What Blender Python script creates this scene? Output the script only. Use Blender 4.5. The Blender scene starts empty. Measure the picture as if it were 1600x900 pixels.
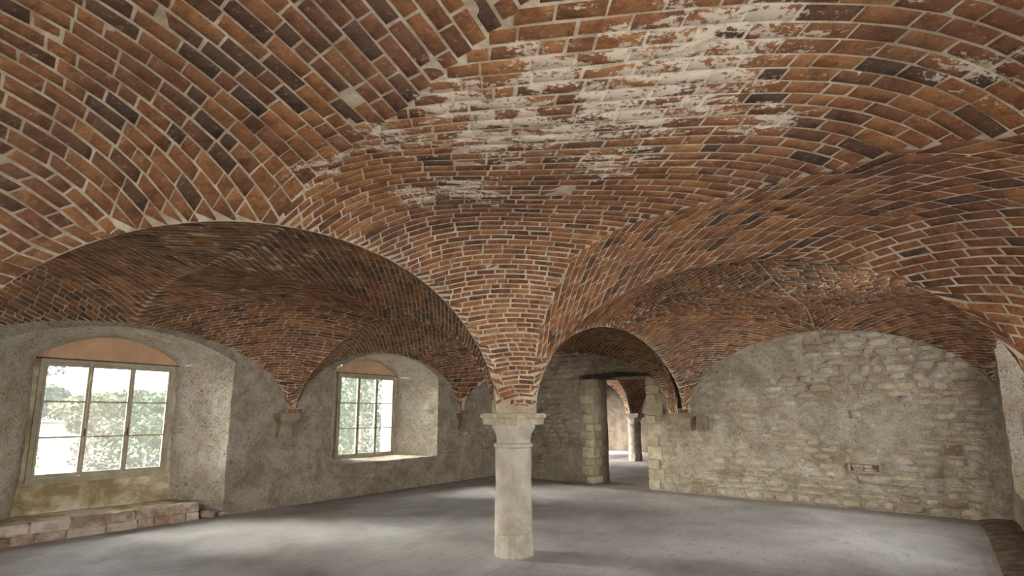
import bpy, bmesh, math
import numpy as np
from mathutils import Vector, Matrix
rng = np.random.default_rng(11)
SC = bpy.context.scene
COL = SC.collection

# ------------------------------------------------------------------ camera
EYE = 1.62
YAW = math.radians(37.9)
PITCH = math.atan2(120, 800)
cam_d = bpy.data.cameras.new('camera')
cam = bpy.data.objects.new('camera', cam_d)
COL.objects.link(cam)
cam_d.sensor_width = 36.0
cam_d.lens = 800.0 / 1600.0 * 36.0
cam_d.shift_y = 76.0 / 1600.0
cam_d.clip_start = 0.02
cam.location = (0, 0, EYE)
cam.rotation_euler = (math.pi / 2 + PITCH, 0, YAW)
SC.camera = cam

# ------------------------------------------------------------------ world, sun, exposure
SC.view_settings.view_transform = 'Standard'
SC.view_settings.look = 'None'
SC.view_settings.gamma = 1.0
SC.view_settings.exposure = 0.45
SC.view_settings.use_curve_mapping = False
w = bpy.data.worlds.new('sky')
SC.world = w
w.use_nodes = True
nt = w.node_tree
bg = nt.nodes['Background']
tc = nt.nodes.new('ShaderNodeTexCoord')
nz = nt.nodes.new('ShaderNodeTexNoise'); nz.inputs['Scale'].default_value = 2.2; nz.inputs['Detail'].default_value = 5
rp = nt.nodes.new('ShaderNodeValToRGB')
rp.color_ramp.elements[0].position = .35; rp.color_ramp.elements[0].color = (.93, .90, .96, 1)
rp.color_ramp.elements[1].position = .65; rp.color_ramp.elements[1].color = (1.0, .95, .91, 1)
nt.links.new(tc.outputs['Generated'], nz.inputs['Vector'])
nt.links.new(nz.outputs['Fac'], rp.inputs['Fac'])
nt.links.new(rp.outputs['Color'], bg.inputs['Color'])
bg.inputs['Strength'].default_value = 8.5

def area(name, loc, target, sx, sy, power, col=(1, .97, .92)):
    d = bpy.data.lights.new(name, 'AREA'); d.shape = 'RECTANGLE'
    d.size = sx; d.size_y = sy; d.energy = power; d.color = col
    o = bpy.data.objects.new(name, d); COL.objects.link(o)
    o.location = loc
    o.rotation_euler = (Vector(target) - Vector(loc)).to_track_quat('-Z', 'Y').to_euler()
    return o
# area lamps added at openings outside the frame to strengthen the daylight
area('daylight_right_far', (2.5, 8.0, 1.9), (-.6, 9.6, 1.1), 1.9, 1.7, 170)
area('fill_right_near', (2.05, 2.5, 1.65), (0, 2.5, 1.4), 2.6, 1.7, 45)
area('fill_behind_right', (2.05, -2.4, 1.65), (0, -2.4, 1.4), 2.6, 1.7, 70)
area('fill_behind_left', (-9.95, -2.4, 1.6), (-8, -2.4, 1.2), 2.4, 1.7, 45)
area('fill_rear', (-1.3, -5.6, 1.5), (-1.5, 0, 1.5), 2.8, 2.0, 85)
area('fill_far_room', (-12.9, 18.7, 1.7), (-8, 18.4, 0), 2.2, 1.8, 15)
area('fill_far_room', (-12.9, 14.2, 1.7), (-8, 15.5, .6), 2.0, 1.8, 150)  # added together with its opening to light the far column
sun_d = bpy.data.lights.new('hazy_sun', 'SUN'); sun_d.energy = 55; sun_d.angle = math.radians(50); sun_d.color = (1, .93, .83)
sun = bpy.data.objects.new('hazy_sun', sun_d); COL.objects.link(sun)
sun.rotation_euler = Vector((1.0, .9, -.5)).to_track_quat('-Z', 'Y').to_euler()
sun.location = (-20, 0, 20)

# ------------------------------------------------------------------ noise helpers
def _h(ix, iy, iz, seed):
    n = (ix * 73856093) ^ (iy * 19349663) ^ (iz * 83492791) ^ (seed * 2654435761 & 0x7fffffff)
    n = (n ^ (n >> 13)) * 1274126177 & 0x7fffffffffff
    n = n ^ (n >> 16)
    return (n & 0xffff) / 65535.0
def vnoise(P, seed=0):
    P = np.asarray(P, float); f = np.floor(P).astype(np.int64); t = P - f; t = t * t * (3 - 2 * t)
    r = 0
    for dx in (0, 1):
        for dy in (0, 1):
            for dz in (0, 1):
                wgt = (t[..., 0] if dx else 1 - t[..., 0]) * (t[..., 1] if dy else 1 - t[..., 1]) * (t[..., 2] if dz else 1 - t[..., 2])
                r = r + wgt * _h(f[..., 0] + dx, f[..., 1] + dy, f[..., 2] + dz, seed)
    return r
def fbm(P, oct=3, seed=0):
    r = 0; a = .5; s = 0; P = np.asarray(P, float)
    for k in range(oct):
        r = r + a * vnoise(P * 2 ** k + 17.3 * k, seed + k); s += a; a *= .5
    return r / s

# ------------------------------------------------------------------ materials
def mat(name, rough=.9, spec=.2):
    m = bpy.data.materials.new(name); m.use_nodes = True
    b = m.node_tree.nodes['Principled BSDF']; b.inputs['Roughness'].default_value = rough
    b.inputs['Specular IOR Level'].default_value = spec
    return m, m.node_tree, b
class G:
    def __init__(s, nt):
        s.nt = nt
    def n(s, t, **k):
        x = s.nt.nodes.new(t)
        for a, v in k.items(): setattr(x, a, v)
        return x
    def l(s, a, b): s.nt.links.new(a, b)
    def noise(s, vec, scale, detail=4, rough=.55, dist=0):
        x = s.n('ShaderNodeTexNoise'); s.l(vec, x.inputs['Vector'])
        x.inputs['Scale'].default_value = scale; x.inputs['Detail'].default_value = detail
        x.inputs['Roughness'].default_value = rough; x.inputs['Distortion'].default_value = dist
        return x.outputs['Fac']
    def vor(s, vec, scale, feat='F1'):
        x = s.n('ShaderNodeTexVoronoi', feature=feat); s.l(vec, x.inputs['Vector']); x.inputs['Scale'].default_value = scale
        return x.outputs['Distance']
    def pos(s): return s.n('ShaderNodeNewGeometry').outputs['Position']
    def ramp(s, fac, stops):
        x = s.n('ShaderNodeValToRGB'); s.l(fac, x.inputs['Fac']); e = x.color_ramp.elements
        while len(e) < len(stops): e.new(.5)
        for i, (p, c) in enumerate(stops):
            e[i].position = p; e[i].color = (c if len(c) == 4 else (*c, 1)) if not isinstance(c, float) else (c, c, c, 1)
        return x.outputs['Color']
    def mix(s, fac, a, b, mode='MIX'):
        x = s.n('ShaderNodeMix', data_type='RGBA', blend_type=mode)
        for v, i in ((fac, 0), (a, 6), (b, 7)):
            if isinstance(v, (int, float)): x.inputs[i].default_value = v
            elif isinstance(v, tuple): x.inputs[i].default_value = (*v, 1)
            else: s.l(v, x.inputs[i])
        return x.outputs[2]
    def math(s, op, a, b=0.0, clamp=False):
        x = s.n('ShaderNodeMath', operation=op, use_clamp=clamp)
        for v, i in ((a, 0), (b, 1)):
            if isinstance(v, (int, float)): x.inputs[i].default_value = v
            else: s.l(v, x.inputs[i])
        return x.outputs[0]
    def attr(s, name):
        x = s.n('ShaderNodeAttribute', attribute_name=name); return x.outputs['Fac']
    def bump(s, h, strength, dist, bsdf, prev=None):
        x = s.n('ShaderNodeBump'); x.inputs['Strength'].default_value = strength; x.inputs['Distance'].default_value = dist
        s.l(h, x.inputs['Height'])
        if prev is not None: s.l(prev, x.inputs['Normal'])
        s.l(x.outputs[0], bsdf.inputs['Normal']); return x.outputs[0]

def lime_mask(g, p, bias=0.0):
    la = g.attr('lime')
    mp = g.n('ShaderNodeMapping'); g.l(p, mp.inputs['Vector']); mp.vector_type = 'TEXTURE'
    mp.inputs['Rotation'].default_value = (0, 0, math.radians(35)); mp.inputs['Scale'].default_value = (2.6, 1, 1)
    n1 = g.noise(mp.outputs[0], 11, 6, .7, .6); n2 = g.noise(p, 34, 4, .7)
    m = g.math('ADD', g.math('MULTIPLY', n1, .62), g.math('MULTIPLY', n2, .38))
    m = g.math('ADD', m, g.math('MULTIPLY', la, .20))
    return g.ramp(m, [(.66 + bias, 0.0), (.70 + bias, 1.0)])

def m_brick():
    m, nt, b = mat('fired_brick', .88, .25); g = G(nt); p = g.pos()
    c = g.ramp(g.attr('bcol'), [(0, (.09, .058, .042)), (.10, (.15, .078, .046)), (.30, (.245, .108, .052)), (.55, (.335, .145, .062)),
                               (.8, (.42, .19, .075)), (1, (.50, .25, .11))])
    c = g.mix(g.ramp(g.noise(p, 7, 7, .68, .5), [(.47, 0.0), (.60, .85)]), c, (.50, .44, .44), 'MULTIPLY')
    c = g.mix(g.ramp(g.noise(p, 48, 6, .75, .6), [(.50, 0.0), (.66, .6)]), c, (.10, .055, .038))
    c = g.mix(g.ramp(g.noise(p, 1.1, 3, .5), [(.45, 0.0), (.72, .45)]), c, (.12, .075, .06))
    pal = g.ramp(g.noise(p, 26, 6, .78), [(.56, 0.0), (.66, .6)])
    c = g.mix(pal, c, (.46, .31, .20))
    c = g.mix(1.0, c, (.80, .80, .80), 'MULTIPLY')
    c = g.mix(lime_mask(g, p), c, (.54, .455, .36))
    g.l(c, b.inputs['Base Color'])
    h = g.math('ADD', g.noise(p, 40, 6, .7), g.math('MULTIPLY', g.noise(p, 160, 3, .6), .4))
    g.bump(h, .9, .007, b)
    return m
def m_mortar():
    m, nt, b = mat('lime_mortar', .95, .1); g = G(nt); p = g.pos()
    c = g.ramp(g.noise(p, 5, 6, .65), [(.35, (.33, .26, .185)), (.5, (.45, .37, .275)), (.62, (.56, .48, .375))])
    c = g.mix(g.ramp(g.noise(p, 30, 4, .7), [(.5, 0.0), (.75, .5)]), c, (.20, .13, .085))
    c = g.mix(g.ramp(g.noise(p, 1.1, 3, .5), [(.45, 0.0), (.72, .35)]), c, (.20, .145, .11))
    c = g.mix(lime_mask(g, p), c, (.62, .53, .42))
    g.l(c, b.inputs['Base Color'])
    g.bump(g.noise(p, 60, 5, .7), .8, .006, b)
    return m
def m_wall(name, base, dirt, bump=.5, dark=1.0, holes=1.0):
    m, nt, b = mat(name, .95, .12); g = G(nt); p = g.pos()
    lo, mi, hi = base
    n = g.noise(p, 2.6, 9, .70, .5)
    c = g.ramp(n, [(.38, lo), (.5, mi), (.60, hi)])
    c = g.mix(g.ramp(g.noise(p, 8, 7, .72, .8), [(.49, 0.0), (.66, .5 * dark)]), c, dirt)
    pit = g.noise(p, 17, 7, .72, 2.2)
    c = g.mix(g.ramp(pit, [(.39, .8 * holes), (.455, 0.0)]), c, (.13, .095, .065))
    c = g.mix(g.ramp(g.noise(p, 70, 4, .7), [(.5, 0.0), (.8, .5 * dark)]), c, (.22, .17, .12))
    c = g.mix(g.ramp(g.noise(p, 3.1, 5, .6), [(.6, 0.0), (.68, .35)]), c, (.62, .58, .50))
    g.l(c, b.inputs['Base Color'])
    h = g.math('ADD', g.math('MULTIPLY', pit, 1.5), g.math('MULTIPLY', g.noise(p, 50, 5, .7), .35))
    h = g.math('ADD', h, g.math('MULTIPLY', g.noise(p, 5.5, 5, .6, 1.0), .8))
    g.bump(h, bump, .047, b)
    return m
M_BRICK = m_brick(); M_MORTAR = m_mortar()
M_WALL = m_wall('rubble_plaster', ((.40, .33, .245), (.535, .46, .36), (.64, .575, .475)), (.27, .20, .135), 1.0)
M_REVEAL = m_wall('chalky_plaster', ((.72, .60, .45), (.86, .77, .64), (.90, .85, .76)), (.36, .23, .12), 1.0, .5, 1.1)
M_STONE = m_wall('rubble_stone', ((.27, .215, .155), (.40, .335, .255), (.50, .44, .35)), (.24, .17, .11), .6)
def m_variant(name, cols, scale, bumpd, rough=.9, bs=.5, sc2=45):
    m, nt, b = mat(name, rough, .2); g = G(nt); p = g.pos()
    c = g.ramp(g.noise(p, scale, 6, .65, .3), [(.40, cols[0]), (.5, cols[1]), (.60, cols[2])])
    c = g.mix(g.ramp(g.noise(p, sc2, 5, .7), [(.5, 0.0), (.75, .45)]), c, cols[3])
    g.l(c, b.inputs['Base Color'])
    h = g.math('ADD', g.noise(p, sc2, 6, .7), g.math('MULTIPLY', g.noise(p, sc2 * .2, 4, .6), .8))
    g.bump(h, bs, bumpd, b); return m
M_COLUMN = m_variant('weathered_limestone', [(.37, .33, .265), (.43, .385, .32), (.48, .435, .37), (.28, .24, .19)], 5, .02)
M_ABACUS = m_variant('ochre_sandstone', [(.31, .26, .185), (.39, .335, .25), (.47, .41, .32), (.23, .18, .12)], 8, .01)
M_CORBEL = m_variant('grey_sandstone', [(.19, .15, .10), (.235, .19, .13), (.28, .23, .16), (.12, .09, .06)], 5, .01)
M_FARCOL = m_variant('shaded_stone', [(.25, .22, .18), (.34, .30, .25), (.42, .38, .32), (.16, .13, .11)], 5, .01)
M_LINTEL = m_variant('old_oak', [(.028, .022, .018), (.055, .042, .032), (.10, .078, .058), (.02, .015, .012)], 9, .02)
M_PLATE = m_variant('rusty_plate', [(.15, .115, .085), (.19, .145, .11), (.22, .17, .13), (.10, .07, .05)], 8, .004)
M_LUNETTE = m_variant('tan_render', [(.50, .31, .19), (.56, .36, .225), (.60, .40, .26), (.42, .27, .16)], 1.5, .003, .9, .2, 14)
M_APRON = m_variant('ochre_apron', [(.30, .23, .13), (.46, .375, .24), (.66, .61, .50), (.22, .16, .09)], 2.4, .012)
M_PLINTH = m_variant('reddish_footing_stone', [(.27, .175, .125), (.39, .29, .225), (.52, .44, .37), (.20, .12, .08)], 6, .02)
M_PLINTH2 = m_variant('pale_pink_footing_stone', [(.42, .34, .28), (.52, .44, .37), (.60, .53, .46), (.28, .19, .14)], 6, .02)
M_QUOIN = m_variant('pale_quoin_stone', [(.33, .28, .19), (.42, .36, .26), (.50, .44, .34), (.24, .19, .12)], 5, .015)
M_FRAME = m_variant('weathered_window_paint', [(.33, .29, .205), (.38, .335, .245), (.43, .385, .29), (.22, .185, .125)], 4, .003, .75)
M_IRON = m_variant('dark_iron', [(.05, .04, .035), (.08, .065, .055), (.12, .09, .07), (.03, .02, .02)], 20, .002, .6)
M_DARKPLASTER = m_variant('dark_plaster', [(.06, .048, .036), (.085, .068, .052), (.11, .09, .07), (.04, .03, .025)], 2, .02)  # darker plaster tone for the far room's end wall
M_GREYBROWN = m_variant('dark_grey_brown', [(.10, .075, .055), (.15, .115, .085), (.21, .17, .13), (.07, .05, .035)], 6, .03)

def m_floor():
    m, nt, b = mat('worn_concrete', .75, .3); g = G(nt); p = g.pos()
    mp = g.n('ShaderNodeMapping'); g.l(p, mp.inputs['Vector']); mp.inputs['Scale'].default_value = (1, 1, .2); mp.inputs['Rotation'].default_value = (0, 0, math.radians(35))
    mp2 = g.n('ShaderNodeMapping'); g.l(p, mp2.inputs['Vector']); mp2.inputs['Scale'].default_value = (2.6, .8, 1); mp2.inputs['Rotation'].default_value = (0, 0, math.radians(-38))
    v = mp.outputs[0]; v2 = mp2.outputs[0]
    c = g.ramp(g.noise(v, .8, 7, .6, .3), [(.38, (.335, .32, .315)), (.5, (.42, .405, .405)), (.62, (.51, .50, .505))])
    c = g.mix(g.ramp(g.noise(v2, 4.5, 7, .7, 1.2), [(.38, .5), (.45, 0.0)]), c, (.25, .24, .23))
    c = g.mix(g.ramp(g.noise(v2, 9, 6, .7, .8), [(.6, 0.0), (.75, .4)]), c, (.52, .51, .49))
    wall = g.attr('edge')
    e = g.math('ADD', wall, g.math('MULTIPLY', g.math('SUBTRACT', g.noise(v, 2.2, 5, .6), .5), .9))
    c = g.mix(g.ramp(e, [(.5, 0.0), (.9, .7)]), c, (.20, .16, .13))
    c = g.mix(g.ramp(g.noise(v, 60, 4, .7), [(.5, 0.0), (.8, .3)]), c, (.18, .165, .15))
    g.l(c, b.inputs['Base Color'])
    h = g.math('ADD', g.noise(v2, 7, 8, .75, 1.0), g.math('MULTIPLY', g.noise(v, 45, 5, .7), .4))
    g.bump(h, .7, .04, b)
    g.l(g.ramp(g.noise(v, 3, 4, .6), [(.3, .5), (.7, .85)]), b.inputs['Roughness'])
    return m
M_FLOOR = m_floor()
def m_glass():
    m = bpy.data.materials.new('old_window_glass'); m.use_nodes = True; nt = m.node_tree; g = G(nt)
    nt.nodes.remove(nt.nodes['Principled BSDF']); out = nt.nodes['Material Output']
    t = g.n('ShaderNodeBsdfTransparent'); t.inputs[0].default_value = (.93, .96, .94, 1)
    gl = g.n('ShaderNodeBsdfGlossy'); gl.inputs['Roughness'].default_value = .03
    tr = g.n('ShaderNodeBsdfTranslucent'); tr.inputs[0].default_value = (.9, .92, .88, 1)
    f = g.n('ShaderNodeFresnel'); f.inputs[0].default_value = 1.45
    m1 = g.n('ShaderNodeMixShader'); m1.inputs[0].default_value = .015
    g.l(t.outputs[0], m1.inputs[1]); g.l(tr.outputs[0], m1.inputs[2])
    m2 = g.n('ShaderNodeMixShader'); g.l(f.outputs[0], m2.inputs[0]); g.l(m1.outputs[0], m2.inputs[1]); g.l(gl.outputs[0], m2.inputs[2])
    g.l(m2.outputs[0], out.inputs['Surface']); return m
M_GLASS = m_glass()
def m_leaf(name, a, b_, c_):
    m, nt, b = mat(name, .7, .2); g = G(nt); p = g.pos()
    c = g.ramp(g.noise(p, 1.3, 5, .7), [(.3, a), (.5, b_), (.7, c_)]); g.l(c, b.inputs['Base Color']); return m
M_GRASS = m_leaf('lawn_grass', (0.0171, 0.0275, 0.0083), (0.0237, 0.0358, 0.0116), (0.0341, 0.0446, 0.0171))
M_LEAF = m_leaf('green_leaves', (0.015, 0.031, 0.011), (0.025, 0.046, 0.015), (0.041, 0.062, 0.021))
M_LEAFD = m_leaf('blue_green_leaves', (0.015, 0.029, 0.024), (0.024, 0.041, 0.031), (0.034, 0.051, 0.037))
M_LEAFY = m_leaf('pale_leaves', (0.059, 0.071, 0.034), (0.086, 0.089, 0.044), (0.112, 0.112, 0.063))
M_LEAFP = m_leaf('dusty_pink_leaves', (0.054, 0.048, 0.034), (0.082, 0.068, 0.051), (0.102, 0.092, 0.068))
M_BARK = m_leaf('bark', (.10, .08, .06), (.16, .13, .10), (.22, .19, .15))
M_WHITE = m_leaf('white_render', (.55, .53, .50), (.62, .61, .58), (.70, .69, .66))

# ------------------------------------------------------------------ object helpers
def mesh_np(name, V, Q, material, attrs=None, smooth=False, tris=None):
    me = bpy.data.meshes.new(name)
    V = np.asarray(V, np.float32).reshape(-1, 3); Q = np.asarray(Q, np.int32).reshape(-1, 4)
    me.vertices.add(len(V)); me.vertices.foreach_set('co', V.ravel())
    nf = len(Q); nl = Q.size
    me.loops.add(nl); me.loops.foreach_set('vertex_index', Q.ravel())
    me.polygons.add(nf); me.polygons.foreach_set('loop_start', np.arange(0, nl, 4, dtype=np.int32))
    me.polygons.foreach_set('loop_total', np.full(nf, 4, np.int32))
    if smooth: me.polygons.foreach_set('use_smooth', np.ones(nf, bool))
    me.update(calc_edges=True)
    for k, v in (attrs or {}).items():
        a = me.attributes.new(k, 'FLOAT', 'POINT'); a.data.foreach_set('value', np.asarray(v, np.float32).ravel())
    me.materials.append(material)
    return me
def link(me, name, parent=None, loc=None):
    o = bpy.data.objects.new(name, me); COL.objects.link(o)
    if parent is not None: o.parent = parent
    if loc is not None: o.location = loc
    return o
def empty(name, loc=(0, 0, 0)):
    o = bpy.data.objects.new(name, None); COL.objects.link(o); o.location = loc; return o
def tag(o, label=None, cat=None, group=None, kind=None):
    if label: o['label'] = label
    if cat: o['category'] = cat
    if group: o['group'] = group
    if kind: o['kind'] = kind
    return o
def bm_obj(name, bm, material, parent=None, smooth=False):
    bmesh.ops.recalc_face_normals(bm, faces=bm.faces)
    me = bpy.data.meshes.new(name); bm.to_mesh(me); bm.free()
    if smooth:
        me.polygons.foreach_set('use_smooth', np.ones(len(me.polygons), bool))
    me.materials.append(material)
    return link(me, name, parent)
def box(bm, lo, hi, bev=0.0, M=None):
    r = bmesh.ops.create_cube(bm, size=1)
    lo = Vector(lo); hi = Vector(hi); c = (lo + hi) / 2; s = hi - lo
    for v in r['verts']: v.co = Vector((v.co.x * s.x, v.co.y * s.y, v.co.z * s.z)) + c
    if bev > 0:
        es = {e for v in r['verts'] for e in v.link_edges}
        bmesh.ops.bevel(bm, geom=list(es), offset=bev, segments=2, affect='EDGES')
def sub_world(o, parent):       # parent set while keeping world coordinates of identity-space meshes
    o.parent = parent; o.matrix_parent_inverse = parent.matrix_basis.inverted(); return o

# ------------------------------------------------------------------ vault surface
def sm(a, b, x):
    t = np.clip((x - a) / (b - a), 0, 1); return t * t * (3 - 2 * t)
def gfun(s):
    s = np.maximum(s, 0)
    return np.where(s < 1, np.sqrt(s), 1 + .5 * (s - 1) - .25 * (s - 1) ** 2)
GX0, GX1, GX2 = -8.92, -3.83, 1.21
GY0, GY1, GY2 = -.14, 4.96, 10.84
class Bay:
    def __init__(s, x0, x1, y0, y1, walls=(), clip=None, warp=None, rise=1.42, xw=False):
        s.b = (x0, x1, y0, y1); s.walls = walls; s.clip = clip or (x0, x1, y0, y1); s.warp = warp; s.rise = rise; s.xw = xw
    def z(s, x, y):
        x = np.asarray(x, float); y = np.asarray(y, float)
        x0, x1, y0, y1 = s.b
        yw = s.warp(x, y) if s.warp else y
        xr = x
        if s.xw:        # the right hand springing stands a little further into the room at the cross arch
            e = 1.21 - .22 * (1 - sm(.8, 4.0, np.abs(y - 4.96)))
            x = GX1 + (x - GX1) * (GX2 - GX1) / (e - GX1)
        ss = 2 - ((x - (x0 + x1) / 2) / ((x1 - x0) / 2)) ** 2 - ((yw - (y0 + y1) / 2) / ((y1 - y0) / 2)) ** 2
        x_ = x; x = xr; near = 0 * x; r = s.rise + .09 * (1 - sm(0, 1.6, np.abs(x - GX1))) * sm(4.9, 3.2, y)
        for ax, v in s.walls:
            d = np.abs((x if ax == 'x' else y) - v)
            near = np.maximum(near, 1 - sm(0, 1.3, d)); r = r + (1 - sm(0, 2.2, d)) * (-.13 if ax == 'x' else .09)
        s0 = .25 - .17 * near
        k = (ss - s0) / (1 - s0)
        return 1.62 + r * gfun(k), k
    def inside(s, x, y):
        x0, x1, y0, y1 = s.clip; x0 -= .04; x1 += .04; y0 -= .04; y1 += .04
        z, k = s.z(x, y)
        return (x >= x0 - 1e-6) & (x <= x1) & (y >= y0) & (y <= y1) & (k > .004)
    def nrm(s, x, y):       # pointing away from the room (up)
        e = .002
        z0 = s.z(x, y)[0]
        zx = (s.z(x + e, y)[0] - s.z(x - e, y)[0]) / (2 * e); zy = (s.z(x, y + e)[0] - s.z(x, y - e)[0]) / (2 * e)
        zx = np.clip(zx, -12, 12); zy = np.clip(zy, -12, 12)
        n = np.stack([-zx, -zy, 1 + 0 * zx], -1); return n / np.linalg.norm(n, axis=-1, keepdims=True)

LIME = [(-3.41, 1.86, .25), (-3.11, 1.92, .28), (-2.53, 1.95, .3), (-1.94, 1.9, .28), (-2.66, 2.91, .38), (-3.1, 2.69, .22), (-1.67, 2.14, .3),
        (-1.36, 1.95, .28), (-1.51, 2.58, .22), (-1.13, 2.61, .35), (-.8, 2.62, .35), (-.55, 3.27, .25), (-.33, 2.46, .18), (-.8, 2.1, .3),
        (-1.56, 3.11, .3), (.43, 3.21, .2), (.52, 3.46, .15), (-.57, 2.39, .3), (-.41, 2.32, .2), (-1.0, 2.35, .35), (-2.0, 2.3, .4)]
def lime_at(x, y):
    r = 0 * x
    for a, b, q in LIME: r = np.maximum(r, np.exp(-((x - a) ** 2 + (y - b) ** 2) / (2 * (q * .62) ** 2)))
    wide = np.exp(-((x + 1.1) ** 2 / 4.5 + (y - 2.65) ** 2 / .9)) * .42
    band = np.where((x > -3.83) & (x < 1.3) & (y > 1.5) & (y < 4.9), 1, 0)
    return np.clip(r * .85 + wide, 0, 1) * band

def polyline(pts, step=.002):
    out = []
    for (a, b) in zip(pts[:-1], pts[1:]):
        a = np.array(a, float); b = np.array(b, float); n = max(2, int(np.linalg.norm(b - a) / step))
        out.append(a + (b - a) * np.linspace(0, 1, n, endpoint=False)[:, None])
    return np.concatenate(out)

def lay_courses(bay, base, heading, pitch, region, blen, kappa=None, T=4.2, R=None):
    """bricks of one web: returns arrays of corner coordinates (n,4,2) in plan"""
    R = R or rng
    P = polyline(base)
    z, k = bay.z(P[:, 0], P[:, 1])
    th = heading(P)
    ks = []; acc = None
    ok = k > 0.002
    dirs = np.stack([np.cos(th), np.sin(th)], -1)
    e = .004
    zt = (bay.z(P[:, 0] + e * dirs[:, 0], P[:, 1] + e * dirs[:, 1])[0] - bay.z(P[:, 0] - e * dirs[:, 0], P[:, 1] - e * dirs[:, 1])[0]) / (2 * e)
    t3 = np.concatenate([dirs, zt[:, None]], -1); t3 /= np.linalg.norm(t3, axis=-1, keepdims=True)
    P3 = np.concatenate([P, z[:, None]], -1)
    pw = pitch(P)
    s = 0; ks.append(int(np.argmax(ok)))
    dP = P3[1:] - P3[:-1]; perp = dP - (dP * t3[1:]).sum(-1, keepdims=True) * t3[1:]
    pl = np.linalg.norm(perp, axis=-1); pl = np.where(ok[1:], pl, 0)
    for i in range(len(pl)):
        s += pl[i]
        if s >= pw[i + 1] * jit: ks.append(i + 1); s = 0
    out = []
    tau = np.arange(-T, T + .001, .006)
    def pt(i, t):
        d = dirs[i]; n = np.array([-d[1], d[0]]); kp = kappa(P[i]) if kappa else 0
        return P[i] + t[:, None] * d + .5 * kp * (t * t)[:, None] * n
    for a, b in zip(ks[:-1], ks[1:]):
        A = pt(a, tau); B = pt(b, tau); Mi = (A + B) / 2
        ins = region(Mi[:, 0], Mi[:, 1]) & bay.inside(Mi[:, 0], Mi[:, 1])
        if not ins.any(): continue
        idx = np.where(ins)[0]
        for run in np.split(idx, np.where(np.diff(idx) > 1)[0] + 1):
            if len(run) < 2: continue
            t_run = tau[run[0]:run[-1] + 1]; M3 = Mi[run[0]:run[-1] + 1]
            zz = bay.z(M3[:, 0], M3[:, 1])[0]
            L = np.concatenate([[0], np.cumsum(np.linalg.norm(np.diff(np.concatenate([M3, zz[:, None]], -1), axis=0), axis=-1))])
            if L[-1] < .03: continue
            l0 = blen(M3[len(M3) // 2])
            cuts = [0.0]; x = l0 * R.uniform(.3, 1.0)
            while x < L[-1] - .05:
                cuts.append(x)
                x += l0 * (R.uniform(.9, 1.1) if R.random() > .22 else R.uniform(.45, .6))
            cuts.append(L[-1])
            tc_ = np.interp(cuts, L, t_run)
            Aa = pt(a, tc_); Bb = pt(b, tc_)
            q = np.stack([Aa[:-1], Aa[1:], Bb[1:], Bb[:-1]], 1)
            out.append(q)
    return np.concatenate(out) if out else np.zeros((0, 4, 2))
jit = 1.0

def brick_verts(bay, q, joint=.0045, R=None):
    R = R or rng
    n = len(q); x = q[..., 0]; y = q[..., 1]
    z, k = bay.z(x, y); P = np.stack([x, y, z], -1)
    c = P.mean(1); cz = bay.z(c[:, 0], c[:, 1])
    N = bay.nrm(c[:, 0], c[:, 1])[:, None, :]
    e1 = P[:, [1, 2, 3, 0]] - P; e2 = P[:, [3, 0, 1, 2]] - P
    l1 = np.linalg.norm(e1, axis=-1, keepdims=True) + 1e-6; l2 = np.linalg.norm(e2, axis=-1, keepdims=True) + 1e-6
    def inset(d, dz):
        f1 = np.minimum(d, l1 * .42); f2 = np.minimum(d, l2 * .42)
        return P + e1 / l1 * f1 + e2 / l2 * f2 + N * dz
    J = R.uniform(.75, 1.5, (n, 1, 1)) * joint
    proud = R.uniform(-.0052, -.0022, (n, 1, 1))
    tw = R.normal(0, .0014, (n, 4, 3))
    ring0 = inset(J + .0035, proud - .004) + tw * .7 + R.normal(0, .0008, (n, 4, 3))
    ring1 = inset(J, proud - .0005) + tw
    ring2 = inset(J, .025) + tw
    V = np.concatenate([ring0, ring1, ring2], 1)           # n,12,3
    return V, np.abs(np.cross(e1[:, 0], e2[:, 0])).sum(-1)
FQ = [(0, 1, 2, 3)]
for a_, b_ in ((0, 4), (4, 8)):
    for i_ in range(4): FQ.append((a_ + i_, b_ + i_, b_ + (i_ + 1) % 4, a_ + (i_ + 1) % 4))
FQ = np.array(FQ)

# projection used only to choose which bricks show largest
F_ = np.array([-math.sin(YAW) * math.cos(PITCH), math.cos(YAW) * math.cos(PITCH), math.sin(PITCH)])
R_ = np.array([math.cos(YAW), math.sin(YAW), 0])
U_ = np.cross(R_, F_)
def project(P):
    v = P - np.array([0, 0, EYE]); d = v @ F_
    d = np.where(d < .05, .05, d)
    return 800 + 800 * (v @ R_) / d, 526 - 800 * (v @ U_) / d, v @ F_
def px_area(V4):        # n,4,3
    X, Y, D = project(V4)
    A = .5 * np.abs(sum(X[:, i] * Y[:, (i + 1) % 4] - X[:, (i + 1) % 4] * Y[:, i] for i in range(4)))
    cx, cy = X.mean(1), Y.mean(1)
    vis = (cx > -5) & (cx < 1605) & (cy > -5) & (cy < 905) & (D.min(1) > .2)
    return np.where(vis, A, 0)

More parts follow.
